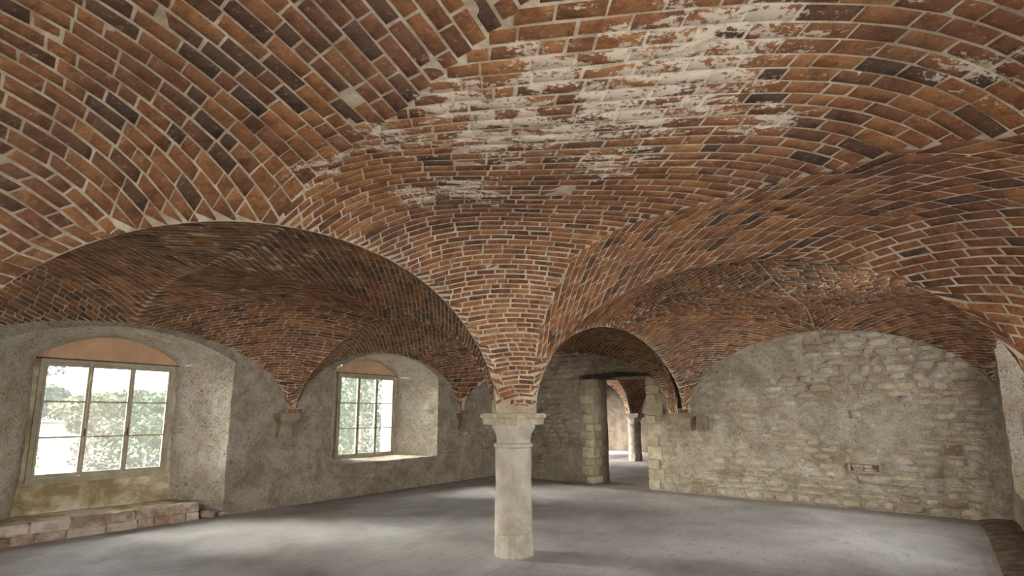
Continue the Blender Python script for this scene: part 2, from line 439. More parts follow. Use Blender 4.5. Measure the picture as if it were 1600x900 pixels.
def build_bay(name, bay, webs, single=300, joint=.0062, res=150, dark=0.0, label=None):
    x0, x1, y0, y1 = bay.clip
    wv = np.linspace(-1, 1, res); sv = np.sin(wv * math.pi / 2) * .5 + wv * .5 * 0 + .5 * wv * 0
    sv = np.sin(wv * math.pi / 2)
    X = x0 + (x1 - x0) * (sv + 1) / 2; Y = y0 + (y1 - y0) * (sv + 1) / 2
    XX, YY = np.meshgrid(X, Y); z, k = bay.z(XX, YY); N = bay.nrm(XX, YY)
    P = np.stack([XX, YY, z], -1) + N * (-.0066 + .0034 * fbm(np.stack([XX * 6, YY * 6, z * 6], -1), 2, 5)[..., None])
    P[..., 0] = np.clip(P[..., 0], x0, x1); P[..., 1] = np.clip(P[..., 1], y0, y1)
    P[..., 2] = np.maximum(P[..., 2], 1.6)
    id_ = np.arange(res * res).reshape(res, res)
    Q = np.stack([id_[:-1, :-1], id_[1:, :-1], id_[1:, 1:], id_[:-1, 1:]], -1)
    kk = np.maximum.reduce([k[:-1, :-1], k[1:, :-1], k[1:, 1:], k[:-1, 1:]])
    Q = Q[kk > 0]
    me = mesh_np(name, P, Q, M_MORTAR, {'lime': lime_at(XX, YY)}, smooth=True)
    root = link(me, name); tag(root, label, None, None, 'structure')
    qs = np.concatenate([lay_courses(bay, **w_) for w_ in webs])
    qs[..., 0] = np.clip(qs[..., 0], x0, x1); qs[..., 1] = np.clip(qs[..., 1], y0, y1)
    V, _ = brick_verts(bay, qs, joint)
    n = len(V)
    c = V[:, :4].mean(1)
    low = fbm(c * .9, 2, 3)
    bc = np.clip(rng.beta(2.6, 2.2, n) * .9 + (low - .5) * .5 + .02 - dark, 0, 1)
    dk = rng.random(n) < .07
    bc = np.where(dk, rng.uniform(0, .14, n), bc)
    A = px_area(V[:, :4])
    order = np.argsort(-A); pick = set(order[:single][A[order[:single]] > 25].tolist())
    for i in order[:single]:
        if i not in pick: continue
        o_c = c[i]; Vi = V[i] - o_c
        m1 = mesh_np('brick', Vi, FQ, M_BRICK, {'bcol': np.full(12, bc[i]), 'lime': lime_at(V[i][:, 0], V[i][:, 1])})
        link(m1, 'brick', root, tuple(o_c))
    rest = np.array([i for i in range(n) if i not in pick], int)
    Vr = V[rest].reshape(-1, 3)
    Qr = (FQ[None] + (np.arange(len(rest)) * 12)[:, None, None]).reshape(-1, 4)
    o = link(mesh_np('brick_courses', Vr, Qr, M_BRICK, {'bcol': np.repeat(bc[rest], 12), 'lime': lime_at(Vr[:, 0], Vr[:, 1])}), 'brick_courses', root)
    tag(o, kind='stuff')
    return root

def dovetail(x0, x1, y0, y1, p=.068, L=.25, clipf=None):
    """four corner webs with courses square to the diagonals, meeting along the bay's middle lines"""
    xc, yc = (x0 + x1) / 2, (y0 + y1) / 2; webs = []
    for cx, cy, sx, sy in ((x0, y0, 1, 1), (x1, y0, -1, 1), (x1, y1, -1, -1), (x0, y1, 1, -1)):
        th = math.atan2(sx, -sy)
        ex = (cx + sx * (abs(xc - cx) + .0) * 1.5, cy + sy * abs(yc - cy) * 1.5)
        # run the base line along the web's own diagonal (square to the courses)
        d = min(abs(xc - cx), abs(yc - cy)) + max(abs(xc - cx), abs(yc - cy))
        end = (cx + sx * d / 1.0, cy + sy * d / 1.0)
        def reg(X, Y, cx=cx, cy=cy): return ((X - xc) * (cx - xc) >= 0) & ((Y - yc) * (cy - yc) >= 0) if clipf is None else (np.abs(X - cx) <= abs(xc - cx)) & (np.abs(Y - cy) <= abs(yc - cy)) & clipf(X, Y)
        webs.append(dict(base=[(cx + sx * .02, cy + sy * .012), (xc, cy + sy * .012), (xc, yc)], heading=lambda P, th=th: np.full(len(P), th),
                         pitch=lambda P, cx=cx, cy=cy: p * (.85 + .35 * sm(.3, 2.5, np.hypot(P[:, 0] - cx, P[:, 1] - cy))),
                         region=reg, blen=lambda M: L))
    return webs

# --- bay over the camera
B1 = Bay(GX1, GX2, GY0, GY1, xw=True, clip=(GX1, 1.03, GY0, GY1))
s1x = [-9, -3.83, -3.14, -2.2, -1.6, -.8, 1.3]; s1y = [1.9, 1.9, 1.94, 1.80, 1.68, 1.55, 1.4]
s2x = [-3.83, -3.45, -3.26, -2.9, -2.55, -1.92, -1.24, -.3, .36, 1.3]; s2y = [4.96, 4.85, 4.73, 4.53, 4.34, 4.2, 4.19, 4.03, 3.78, 3.35]
S1 = lambda X: np.interp(X, s1x, s1y)
S2 = lambda X: np.interp(X, s2x, s2y)
dcol = lambda P: np.hypot(P[..., 0] - GX1, P[..., 1] - GY1)
rad = math.radians
webA = dict(base=[(GX1 + .012, GY1 - .2), (GX1 + .012, GY1 - .75), (GX1 + .375, GY1 - .375), (-1.35, 2.40), (1.6, -.9)],
            heading=lambda P: np.interp(dcol(P), [0, 1.0, 2.0, 3.5, 8], [rad(46), rad(45), rad(38), rad(31), rad(31)]),
            kappa=lambda P: np.interp(dcol(P), [0, .8, 2, 3.6, 5], [0, .02, .10, .15, .15]),
            pitch=lambda P: np.interp(dcol(P), [0, 1.0, 1.6, 2.4, 3.2], [.055, .062, .076, .094, .102]),
            region=lambda X, Y: (Y > S1(X)) & (Y < S2(X)), blen=lambda M: float(np.interp(dcol(M), [0, 1.5, 3], [.19, .22, .25])))
webA1 = dict(webA); webA1['base'] = [(GX1 + .006, GY1 - .325), (GX1 + .006, GY1 - .80)]; webA1['kappa'] = None
webA1['heading'] = lambda P: np.full(len(P), rad(45.5))
webA['base'] = [(GX1 + .375, GY1 - .375), (-1.35, 2.40), (1.6, -.9)]
webL0 = dict(base=[(GX1 + .12, GY0 + .12), (GX1 + .172, GY0 + .172)], heading=lambda P: np.full(len(P), rad(-45)), pitch=lambda P: np.full(len(P), .06),
             region=lambda X, Y: (X - GX1) + (Y - GY0) < .335, blen=lambda M: .16)
qd = lambda X, Y: (X - GX1) - (Y - GY1)
webA0 = dict(webA1); webA0['base'] = [(GX1 + .12, GY1 - .12), (GX1 + .172, GY1 - .172)]
webA0['region'] = lambda X, Y: qd(X, Y) < .332
webA1['region'] = lambda X, Y: (Y > S1(X)) & ((Y < S2(X)) | (qd(X, Y) < .55)) & (qd(X, Y) < .74) & (qd(X, Y) >= .332)
webA['region'] = lambda X, Y: (Y > S1(X)) & (Y < S2(X)) & (qd(X, Y) >= .74)
webL = dict(base=[(GX1 + .006, GY0 + .33), (GX1 + .006, .9), (2.2, .9)],
            heading=lambda P: np.interp(P[:, 0], [-5, -3.4, -3.0, -2.2, -1.4, 0, 2], [rad(-40), rad(-45), rad(-51), rad(-67), rad(-76), rad(-84), rad(-88)]),
            pitch=lambda P: np.interp(P[:, 0], [-3.9, -3.2, -2.4], [.076, .082, .094]), region=lambda X, Y: (Y <= S1(X)) & ((X - GX1) + (Y - GY0) >= .335), blen=lambda M: .27)
webR = dict(base=[(-3.22, 4.42), (-2.99, 4.64), (.1, 4.5), (.70, 4.955)],
            heading=lambda P: np.interp(P[:, 0], [-3.8, -2.5, -1, 1.2], [rad(-44), rad(-38), rad(-34), rad(-32)]),
            pitch=lambda P: np.interp(P[:, 0], [-3.8, -3, -1, 1], [.05, .056, .066, .075]), region=lambda X, Y: Y >= S2(X), blen=lambda M: .22)
webR1 = dict(webR); webR1['base'] = [(-3.7, 4.952), (-3.28, 4.952)]; webR1['heading'] = lambda P: np.full(len(P), rad(-44.5))
md = lambda X, Y: (X + 3.3) * .695 + (Y - 4.945) * .719
webR1['region'] = lambda X, Y: (Y >= S2(X)) & (md(X, Y) < 0) & (qd(X, Y) >= .55)
webR['region'] = lambda X, Y: (Y >= S2(X)) & (md(X, Y) >= 0) & (qd(X, Y) >= .55)
build_bay('ceiling', B1, [webA0, webA1, webA, webL0, webL, webR1, webR], 300, .0068, 170)
# --- bay by window_1
B2 = Bay(GX0, GX1, GY0, GY1, walls=(('x', GX0),))
build_bay('ceiling', B2, dovetail(GX0, GX1, GY0, GY1), 300, res=130, dark=.07)
# --- back left bay; its far arch springs from the second wall corbel, so the far edge is skewed
def y_far(x): return 10.84 - 1.47 * sm(-6.2, GX0, np.asarray(x, float) * -1 * -1) if False else 10.84 - 1.47 * (1 - sm(GX0, -6.0, x))
def warp3(x, y):
    yf = y_far(x); t = (y - GY1) / (yf - GY1)
    return np.where(t <= 1, GY1 + t * (GY2 - GY1), GY2 - (t - 1) * (GY2 - GY1) * 1.15)
B3 = Bay(GX0, GX1, GY1, GY2, walls=(('x', GX0), ('y', GY2)), warp=warp3)
B3.walls = (('x', GX0),)
build_bay('ceiling', B3, dovetail(GX0, GX1, GY1, GY2), 120, res=130, dark=.07)
B4 = Bay(GX1, GX2, GY1, GY2, xw=True, walls=(('y', GY2),), clip=(GX1, 1.03, GY1, GY2))
build_bay('ceiling', B4, dovetail(GX1, GX2, GY1, GY2), 300, res=130, dark=.07)
# --- bays behind the camera and in the room beyond the doorway: plain coursed shells
def shell_bay(b, clip=None, res=60):
    x0, x1, y0, y1 = b
    bay = Bay(*b, clip=clip)
    return bay
for b in ((GX1, GX2, -4.86, GY0), (GX0, GX1, -4.86, GY0)):
    bb = Bay(*b, clip=(b[0], min(b[1], 1.03), b[2], b[3]))
    build_bay('ceiling', bb, dovetail(*b, p=.10, L=.28), 0, res=70)
FX, FY = -7.78, 16.95
for b in ((FX - 4.6, FX, FY - 5.3, FY), (FX, FX + 4.6, FY - 5.3, FY), (FX - 4.6, FX, FY, FY + 4), (FX, FX + 4.6, FY, FY + 4)):
    bb = Bay(*b); build_bay('ceiling', bb, dovetail(*b, p=.085, L=.27), 0, res=70)

# ------------------------------------------------------------------ walls
def disp(P, amp=.022):
    D = np.stack([fbm(P * 2.3, 4, 31) - .5, fbm(P * 2.3 + 9.1, 4, 57) - .5, (fbm(P * 2.3 + 4.7, 3, 91) - .5) * .5], -1)
    F2 = fbm(P * np.array([6.5, 6.5, 9.5]), 3, 71) - .5
    return D * amp * 2 + (F2 * amp * 1.3)[..., None] * np.array([1, -1, .3])
class Sheets:
    def __init__(s): s.V = []; s.Q = []; s.n = 0
    def add(s, P, keep=None, amp=.022, rough=1.0):
        a, b = P.shape[:2]; D = disp(P, amp)
        # fine lumps mostly along the sheet's own normal
        P = P + D
        id_ = np.arange(a * b).reshape(a, b) + s.n
        Q = np.stack([id_[:-1, :-1], id_[1:, :-1], id_[1:, 1:], id_[:-1, 1:]], -1)
        Q = Q[keep] if keep is not None else Q.reshape(-1, 4)
        s.V.append(P.reshape(-1, 3)); s.Q.append(Q); s.n += a * b
    def build(s, name, m, parent=None):
        return link(mesh_np(name, np.concatenate(s.V), np.concatenate(s.Q), m, smooth=True), name, parent)
def ruled(A, B, n):     # grid between two polylines of equal length
    t = np.linspace(0, 1, n)[:, None, None]; return A[None] * (1 - t) + B[None] * t
def resample(P, step=.04):
    P = np.array(P, float); L = np.concatenate([[0], np.cumsum(np.linalg.norm(np.diff(P, axis=0), axis=1))])
    n = max(2, int(L[-1] / step)); t = np.linspace(0, L[-1], n)
    return np.stack([np.interp(t, L, P[:, i]) for i in range(P.shape[1])], -1)

def wall_with_openings(name, to3, a0, a1, z1, ops, m, z0=-.05, step=.035, lumps=None):
    """ops: list of (al, ar, zb, top function over a)"""
    A = list(np.arange(a0, a1, step)) + [a1]
    for o_ in ops:
        for e in o_[:2]:
            j = int(np.argmin(np.abs(np.array(A) - e))); A[j] = e
    A = np.array(sorted(A)); Z = np.arange(z0, z1 + step, step)
    AA, ZZ = np.meshgrid(A, Z)
    keep = np.ones((len(Z) - 1, len(A) - 1), bool)
    for al, ar, zb, top in ops:
        T = top(AA); eps = 1e-4
        cin = (AA >= al - eps) & (AA <= ar + eps)
        for j in range(len(A)):
            if not (al - eps <= A[j] <= ar + eps): continue
            i = int(np.argmin(np.abs(ZZ[:, j] - top(A[j])))); ZZ[i, j] = top(A[j])
            if zb > z0: i = int(np.argmin(np.abs(Z - zb))); ZZ[i, j] = zb
        ca = (AA[:-1, :-1] + AA[:-1, 1:]) / 2; cz = (ZZ[:-1, :-1] + ZZ[1:, 1:] + ZZ[1:, :-1] + ZZ[:-1, 1:]) / 4
        keep &= ~((ca > al) & (ca < ar) & (cz > zb) & (cz < top(ca)))
    s = Sheets(); s.add(to3(AA, ZZ), keep); return s

def archtop(al, ar, zs, zc):
    def f(a):
        t = np.clip((np.asarray(a, float) - (al + ar) / 2) / ((ar - al) / 2), -1, 1); return zs + (zc - zs) * (1 - t * t) ** .95
    return f
XW = -8.9; XF = -9.85
W1 = dict(al=.95, ar=3.88, fl=1.57, fr=3.38, zs=2.47, zc=2.86, bzs=2.43, bzc=2.80, sill=.66)
W2 = dict(al=5.78, ar=8.58, fl=6.42, fr=8.10, zs=2.47, zc=2.90, bzs=2.50, bzc=2.84, sill=.64)
W0 = dict(al=-4.0, ar=-.9, fl=-3.4, fr=-1.5, zs=2.45, zc=2.86, bzs=2.4, bzc=2.72, sill=.66)
t1, t2, t0 = (archtop(q['al'], q['ar'], q['zs'], q['zc']) for q in (W1, W2, W0))
sh = wall_with_openings('wall_left', lambda a, z: np.stack([XW + 0 * a, a, z], -1), -4.9, 10.9, 3.25,
                        [(W1['al'], W1['ar'], -.05, t1), (W2['al'], W2['ar'], W2['sill'], t2), (W0['al'], W0['ar'], .66, t0)], M_WALL)
wall_left = sh.build('wall_left', M_WALL); tag(wall_left, kind='structure')
def reveal(q, to3, xf, xb, name, parent, top, zb=None, m=M_REVEAL):
    """splayed jambs, soffit and sill of a window niche; to3(x, a, z)"""
    s = Sheets(); zb = q['sill'] if zb is None else zb
    tb = archtop(q['fl'], q['fr'], q['bzs'], q['bzc'])
    def line(x, a, z0, z1, n=60):
        z = np.linspace(z0, z1, n); return np.stack([x + 0 * z, a + 0 * z, z], -1)
    for af, ab in ((q['al'], q['fl']), (q['ar'], q['fr'])):
        s.add(to3(ruled(line(xf, af, zb, q['zs']), line(xb, ab, zb, q['bzs']), 26)), amp=.03)
    a = np.linspace(0, 1, 80); fa = q['al'] + (q['ar'] - q['al']) * a; ba = q['fl'] + (q['fr'] - q['fl']) * a
    A = np.stack([xf + 0 * a, fa, top(fa)], -1); B = np.stack([xb + 0 * a, ba, tb(ba)], -1)
    s2 = Sheets(); s2.add(to3(ruled(A, B, 26)), amp=.02)
    if q is not W1:
        A = np.stack([xf + 0 * a, fa, zb + 0 * a], -1); B = np.stack([xb + 0 * a, ba, zb + .02 + 0 * a], -1)
        s.add(to3(ruled(A, B, 20)), amp=.02)
    o = s.build('reveal', m, parent); o2 = s2.build('soffit', m, parent)
    return o, o2, tb
idt = lambda P: P
_, _, tb1 = reveal(W1, idt, XW, XF, 'r1', wall_left, t1, -.05)
_, _, tb2 = reveal(W2, idt, XW, XF, 'r2', wall_left, t2)
_, _, tb0 = reveal(W0, idt, XW, XF, 'r0', wall_left, t0)
# outer leaf around the window frames
outer = Sheets()
for (a0, a1, z0, z1) in ((-4.9, W0['fl'], -.05, 3.25), (W0['fr'], W1['fl'], -.05, 3.25), (W1['fr'], W2['fl'], -.05, 3.25), (W2['fr'], 10.9, -.05, 3.25),
                         (W1['fl'], W1['fr'], -.05, .64), (W2['fl'], W2['fr'], -.05, .62), (W0['fl'], W0['fr'], -.05, .64),
                         (W1['fl'], W1['fr'], 2.75, 3.25), (W2['fl'], W2['fr'], 2.75, 3.25), (W0['fl'], W0['fr'], 2.42, 3.25)):
    a = np.linspace(a0, a1, max(2, int((a1 - a0) / .1))); z = np.linspace(z0, z1, max(2, int((z1 - z0) / .1))); AA, ZZ = np.meshgrid(a, z)
    outer.add(np.stack([XF - .06 + 0 * AA, AA, ZZ], -1), amp=0.0)
outer.build('outer_leaf', M_WALL, wall_left)
# apron below window_1 and its floor
ap = Sheets(); a = np.linspace(W1['fl'] - .06, W1['fr'] + .05, 70); z = np.linspace(.16, .665, 22); AA, ZZ = np.meshgrid(a, z)
ap.add(np.stack([XF + .03 + (.66 - ZZ) * .12, AA, ZZ], -1), amp=.02)
a = np.linspace(W1['al'] - .1, W1['ar'] - .05, 70); x = np.linspace(XF, XW - .02, 30); AA, XX = np.meshgrid(a, x)
ap.add(np.stack([XX, AA, .235 + 0 * AA + .02 * (XF - XX)], -1), amp=.03)
tag(ap.build('apron', M_APRON, wall_left), 'ochre and whitewashed apron below the window frame')

# wall_back with the doorway
YB = 10.84; DL, DR, DZ = -6.0, -4.66, 2.44
sb = wall_with_openings('wall_back', lambda a, z: np.stack([a, YB + 0 * a, z], -1), -9.0, 1.1, 3.3, [(DL, DR, -.05, lambda a: DZ + 0 * np.asarray(a, float))], M_WALL, step=.03)
# door jambs, head and the far face
for x in (DL, DR):
    z = np.linspace(-.05, DZ, 70); A = np.stack([x + 0 * z, YB + 0 * z, z], -1); B = A + np.array([-.03 if x == DL else .03, .76, 0])
    sb.add(ruled(A, B, 24), amp=.03)
x = np.linspace(DL, DR, 30); A = np.stack([x, YB + 0 * x, DZ + 0 * x], -1); sb.add(ruled(A, A + np.array([0, .76, .0]), 20))
wall_back = sb.build('wall_back', M_WALL); tag(wall_back, kind='structure')
sf = Sheets()
for a0, a1, z0, z1 in ((-12.5, DL - .03, -.05, 3.3), (DR + .03, -3.1, -.05, 3.3), (DL - .03, DR + .03, DZ, 3.3)):
    a = np.linspace(a0, a1, max(3, int((a1 - a0) / .12))); z = np.linspace(z0, z1, max(3, int((z1 - z0) / .12))); AA, ZZ = np.meshgrid(a, z)
    sf.add(np.stack([AA, YB + .77 + 0 * AA, ZZ], -1))
sf.build('far_face', M_WALL, wall_back)

# wall_right with three window openings (only the far jamb of the first is in view)
XR = 1.02
RW = [dict(al=6.4, ar=10.27, fl=7.2, fr=9.6, zs=2.75, zc=3.0, bzs=2.5, bzc=2.75, sill=.50),
      dict(al=.9, ar=4.2, fl=1.1, fr=3.9, zs=2.5, zc=2.9, bzs=2.5, bzc=2.7, sill=.72),
      dict(al=-4.0, ar=-.8, fl=-3.8, fr=-1.0, zs=2.5, zc=2.9, bzs=2.5, bzc=2.7, sill=.72)]
tops = [archtop(q['al'], q['ar'], q['zs'], q['zc']) for q in RW]
sr = wall_with_openings('wall_right', lambda a, z: np.stack([XR + 0 * a, a, z], -1), -4.9, 10.9, 3.3,
                        [(q['al'], q['ar'], q['sill'], t) for q, t in zip(RW, tops)], M_WALL)
wall_right = sr.build('wall_right', M_WALL); tag(wall_right, kind='structure')
for q, t in zip(RW, tops): reveal(q, idt, XR, 1.98, 'rr', wall_right, t)
bm = bmesh.new(); box(bm, (.66, 4.74, -.02), (XR + .05, 5.18, 1.45), .02); box(bm, (.60, 4.70, 1.45), (XR + .05, 5.22, 1.63), .01)
bm_obj('pilaster', bm, M_COLUMN, wall_right)
bm = bmesh.new(); box(bm, (.66, -.36, -.02), (XR + .05, .08, 1.63), .02); bm_obj('pilaster', bm, M_COLUMN, wall_right)
# far room and rear wall
def plain_wall(name, to3, a0, a1, z1=3.3, step=.1, m=M_WALL, holes=()):
    a = np.linspace(a0, a1, int((a1 - a0) / step)); z = np.linspace(-.05, z1, int(z1 / step)); AA, ZZ = np.meshgrid(a, z)
    keep = np.ones((len(z) - 1, len(a) - 1), bool)
    ca = (AA[:-1, :-1] + AA[1:, 1:]) / 2; cz = (ZZ[:-1, :-1] + ZZ[1:, 1:]) / 2
    for h in holes: keep &= ~((ca > h[0]) & (ca < h[1]) & (cz > h[2]) & (cz < h[3]))
    s = Sheets(); s.add(to3(AA, ZZ), keep); return tag(s.build(name, m), kind='structure')
plain_wall('wall_rear', lambda a, z: np.stack([a, -4.86 + 0 * a, z], -1), -9.9, 1.1, holes=((-2.8, .2, .4, 2.5),))  # unseen rear opening, sized for the light it lets in
plain_wall('wall_far', lambda a, z: np.stack([a, 20.9 + 0 * a, z], -1), -12.5, -3.1, m=M_DARKPLASTER)
plain_wall('wall_far_left', lambda a, z: np.stack([-12.4 + 0 * a, a, z], -1), 11.5, 21, holes=((17.6, 19.8, .7, 2.6), (13.1, 15.3, .7, 2.6)))  # nearer opening added to light the far column
plain_wall('wall_far_right', lambda a, z: np.stack([-3.2 + 0 * a, a, z], -1), 11.5, 21)

# floor
xs = np.linspace(-13, 2.4, 190); ys = np.linspace(-6, 21.2, 300); XX, YY = np.meshgrid(xs, ys)
P = np.stack([XX, YY, 0 * XX], -1); P[..., 2] = (fbm(P * 1.2, 3, 8) - .5) * .018 + (fbm(P * 5, 2, 12) - .5) * .006
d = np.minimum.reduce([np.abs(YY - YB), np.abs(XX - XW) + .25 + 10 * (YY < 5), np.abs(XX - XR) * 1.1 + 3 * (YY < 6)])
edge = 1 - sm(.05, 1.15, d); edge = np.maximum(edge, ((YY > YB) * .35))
inroom = (XX > XF - .1) | (YY > 11.3)
id_ = np.arange(XX.size).reshape(XX.shape); Q = np.stack([id_[:-1, :-1], id_[:-1, 1:], id_[1:, 1:], id_[1:, :-1]], -1)
Q = Q[inroom[:-1, :-1] & inroom[1:, 1:]]
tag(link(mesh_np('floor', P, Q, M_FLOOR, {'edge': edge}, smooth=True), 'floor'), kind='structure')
# solid backing above vaults so no daylight leaks past the wall heads
bm = bmesh.new(); box(bm, (-10.1, -5.1, 3.9), (2.15, 11.62, 4.1)); box(bm, (-12.65, 11.5, 3.9), (-3, 21.15, 4.1)); tag(bm_obj('roof', bm, M_WALL), kind='structure')
bm = bmesh.new(); box(bm, (-10.1, -4.9, 3.2), (-9.9, 11.6, 3.95)); box(bm, (1.9, -4.9, 2.9), (2.1, 11.6, 3.95)); box(bm, (-10, -5.05, 3.2), (2, -4.9, 3.95))
box(bm, (1.99, -4.9, -.05), (2.1, -3.8, 3.0)); box(bm, (1.99, -1.0, -.05), (2.1, 1.1, 3.0)); box(bm, (1.99, 3.9, -.05), (2.1, 7.2, 3.0)); box(bm, (1.99, 9.6, -.05), (2.1, 11.6, 3.0)); box(bm, (1.99, -4.9, -.05), (2.1, 11.6, .72))
tag(bm_obj('leak_backing_1', bm, M_WALL), kind='structure')
bm = bmesh.new(); box(bm, (-12.6, 11.5, 3.0), (-12.45, 21, 3.95)); box(bm, (-12.6, 21, -.1), (-3, 21.1, 3.95)); box(bm, (-3.1, 11.6, -.1), (-3, 21, 3.95)); box(bm, (1.03, 10.95, -.05), (2.1, 11.6, 3.95))
box(bm, (-12.5, 11.55, 3.2), (1.1, 11.62, 3.95))
tag(bm_obj('leak_backing_2', bm, M_WALL), kind='structure')

# ------------------------------------------------------------------ stones set in the walls
def stone_mesh(w, h, dep, R, nseg=10):
    """cushion shaped rubble stone in local coords: x along wall, z up, face towards -y"""
    th = np.linspace(0, 2 * math.pi, nseg, endpoint=False) + R.uniform(-.1, .1)
    ex = .55
    cx = np.sign(np.cos(th)) * np.abs(np.cos(th)) ** ex; cz = np.sign(np.sin(th)) * np.abs(np.sin(th)) ** ex
    j = R.uniform(.86, 1.03, nseg)
    o = np.stack([cx * w / 2 * j, cz * h / 2 * j], -1); b = min(w, h) * .16
    sh_ = 1 - 2 * b / np.array([w, h])
    r0 = o * sh_; V = [np.array([[0, -dep - .003, 0]])]
    V.append(np.stack([r0[:, 0], -dep + R.normal(0, .003, nseg), r0[:, 1]], -1))
    V.append(np.stack([o[:, 0] * .97, np.full(nseg, -dep * .45), o[:, 1] * .97], -1))
    V.append(np.stack([o[:, 0], np.full(nseg, .05), o[:, 1]], -1))
    V = np.concatenate(V); Q = []
    for i in range(0, nseg, 2): Q.append((0, 1 + (i + 2) % nseg, 1 + (i + 1) % nseg, 1 + i))
    for r in (0, 1):
        for i in range(nseg):
            a = 1 + r * nseg + i; b2 = 1 + r * nseg + (i + 1) % nseg; Q.append((a, b2, b2 + nseg, a + nseg))
    return V, np.array(Q)
def m_stone_var():
    out = []
    for nm, c in (('buff', ((.36, .29, .20), (.46, .385, .28), (.55, .475, .37))), ('grey', ((.31, .27, .215), (.41, .365, .295), (.50, .455, .38))), ('brown', ((.25, .18, .12), (.34, .255, .18), (.42, .33, .24)))):
        out.append(m_wall('rubble_stone_' + nm, c, (.22, .16, .10), .55, .8, .7))
    return out
MSV = m_stone_var()
LIB = {}
def lay_stones(parent, to_world, a0, a1, z0, ztop, expose, skip, single, seed, rot, hs=(.09, .17), ws=(.16, .42)):
    R = np.random.default_rng(seed); items = []
    z = z0
    while z < ztop:
        h = R.uniform(*hs); a = a0 + R.uniform(-.2, 0)
        while a < a1:
            w_ = R.uniform(*ws); ca, cz = a + w_ / 2, z + h / 2
            p = to_world(ca, cz)
            if not skip(ca, cz, w_, h):
                e = expose(ca, cz) + R.uniform(-.16, .16)
                if e > 0: items.append((ca, cz, (w_ - .02) * R.uniform(.8, 1), (h - .018) * R.uniform(.7, 1), .003 + .017 * min(1, e * 1.8)))
            a += w_
        z += h
    items.sort(key=lambda q: -q[2] * q[3] / (np.linalg.norm(to_world(q[0], q[1]) - np.array([0, 0, EYE])) ** 2))
    bulk = {0: ([], [], 0), 1: ([], [], 0), 2: ([], [], 0)}
    for n_, (ca, cz, w_, h_, dp) in enumerate(items):
        V, Q = stone_mesh(w_, h_, dp, R); k = int(R.choice([0, 0, 0, 0, 0, 1, 1, 1, 1, 2]))
        Vw = np.stack([V[:, 0] * math.cos(rot) - V[:, 1] * math.sin(rot), V[:, 0] * math.sin(rot) + V[:, 1] * math.cos(rot), V[:, 2]], -1)
        p = to_world(ca, cz + R.uniform(-.014, .014))
        if n_ < single:
            o = link(mesh_np('stone', Vw, Q, MSV[k], smooth=True), 'stone', parent, tuple(p))
        else:
            v, q, n0 = bulk[k]; v.append(Vw + p); q.append(Q + n0); bulk[k] = (v, q, n0 + len(Vw))
    for k, (v, q, n0) in bulk.items():
        if v: tag(link(mesh_np('rubble_stones', np.concatenate(v), np.concatenate(q), MSV[k], smooth=True), 'rubble_stones', parent), kind='stuff')

def vault_top_back(x):
    b = B3 if x < GX1 else B4
    return float(b.z(np.array([x]), np.array([YB - .02]))[0][0])
def skip_back(a, z, w_, h):
    if a - w_ / 2 < -8.85 or a + w_ / 2 > 1.0: return True
    if z + h / 2 > vault_top_back(a) + .03 or z - h / 2 < 0: return True
    if a + w_ / 2 > DL - .30 and a - w_ / 2 < DR + .25 and z < DZ + .12: return True
    if abs(a + 3.68) < .38 + w_ / 2 and 1.2 < z < 1.75: return True
    if abs(a + .77) < .25 + w_ / 2 and .55 < z < .8: return True
    return False
def exp_back(a, z):
    n = float(fbm(np.array([a * .8, 3.3, z * 1.1]), 3, 41)) - .5
    v = n * 2.2 - .02 + .26 * math.exp(-z * 2.2) + (.16 if a > .0 else 0) + .12 * math.exp(-((z - 2.2) / .5) ** 2) * (a > -3)
    v += .22 * (a < -4.0)
    v -= .5 * math.exp(-((a + 1.2) / 1.0) ** 2 - ((z - 1.5) / .5) ** 2)
    return v
lay_stones(wall_back, lambda a, z: np.array([a, YB - .004, z]), -8.85, 1.02, .0, 3.2, exp_back, skip_back, 300, 5, 0)
def skip_left(a, z, w_, h):
    for q in (W1, W2):
        if a + w_ / 2 > q['al'] - .03 and a - w_ / 2 < q['ar'] + .05: 
            if q is W1 or z + h / 2 > .6: return True
    zt = float((B2 if a < GY1 else B3).z(np.array([GX0 + .02]), np.array([a]))[0][0])
    if z + h / 2 > zt or z - h / 2 < 0: return True
    if min(abs(a - 4.78), abs(a - 9.37)) < .3 + w_ / 2 and 1.15 < z < 1.7: return True
    return a < .5
def exp_left(a, z):
    n = float(fbm(np.array([7.7, a * .8, z * 1.1]), 3, 43)) - .5
    return n * 1.8 - .30 + .15 * math.exp(-z * 2.5)
lay_stones(wall_left, lambda a, z: np.array([XW + .004, a, z]), .5, 10.8, .0, 2.9, exp_left, skip_left, 300, 9, math.pi / 2)

# dressed quoins of the doorway
R = np.random.default_rng(3)
for side, x in ((-1, DL), (1, DR)):
    z = .0; k = 0
    while z < DZ - .12:
        h = R.uniform(.16, .27); wl = (.34 if k % 2 else .22) + R.uniform(-.04, .04); dd = (.22 if k % 2 else .36)
        bm = bmesh.new(); lo = (x - wl if side < 0 else x - .018, YB - .012 - R.uniform(0, .012), z + .008); hi = (x + .018 if side < 0 else x + wl, YB + dd, min(z + h, DZ) - .006)
        box(bm, lo, hi, .014)
        for v in bm.verts: v.co += Vector(R.normal(0, .004, 3))
        bm_obj('quoin', bm, MSV[0] if k % 3 else M_QUOIN, wall_back); z += h; k += 1
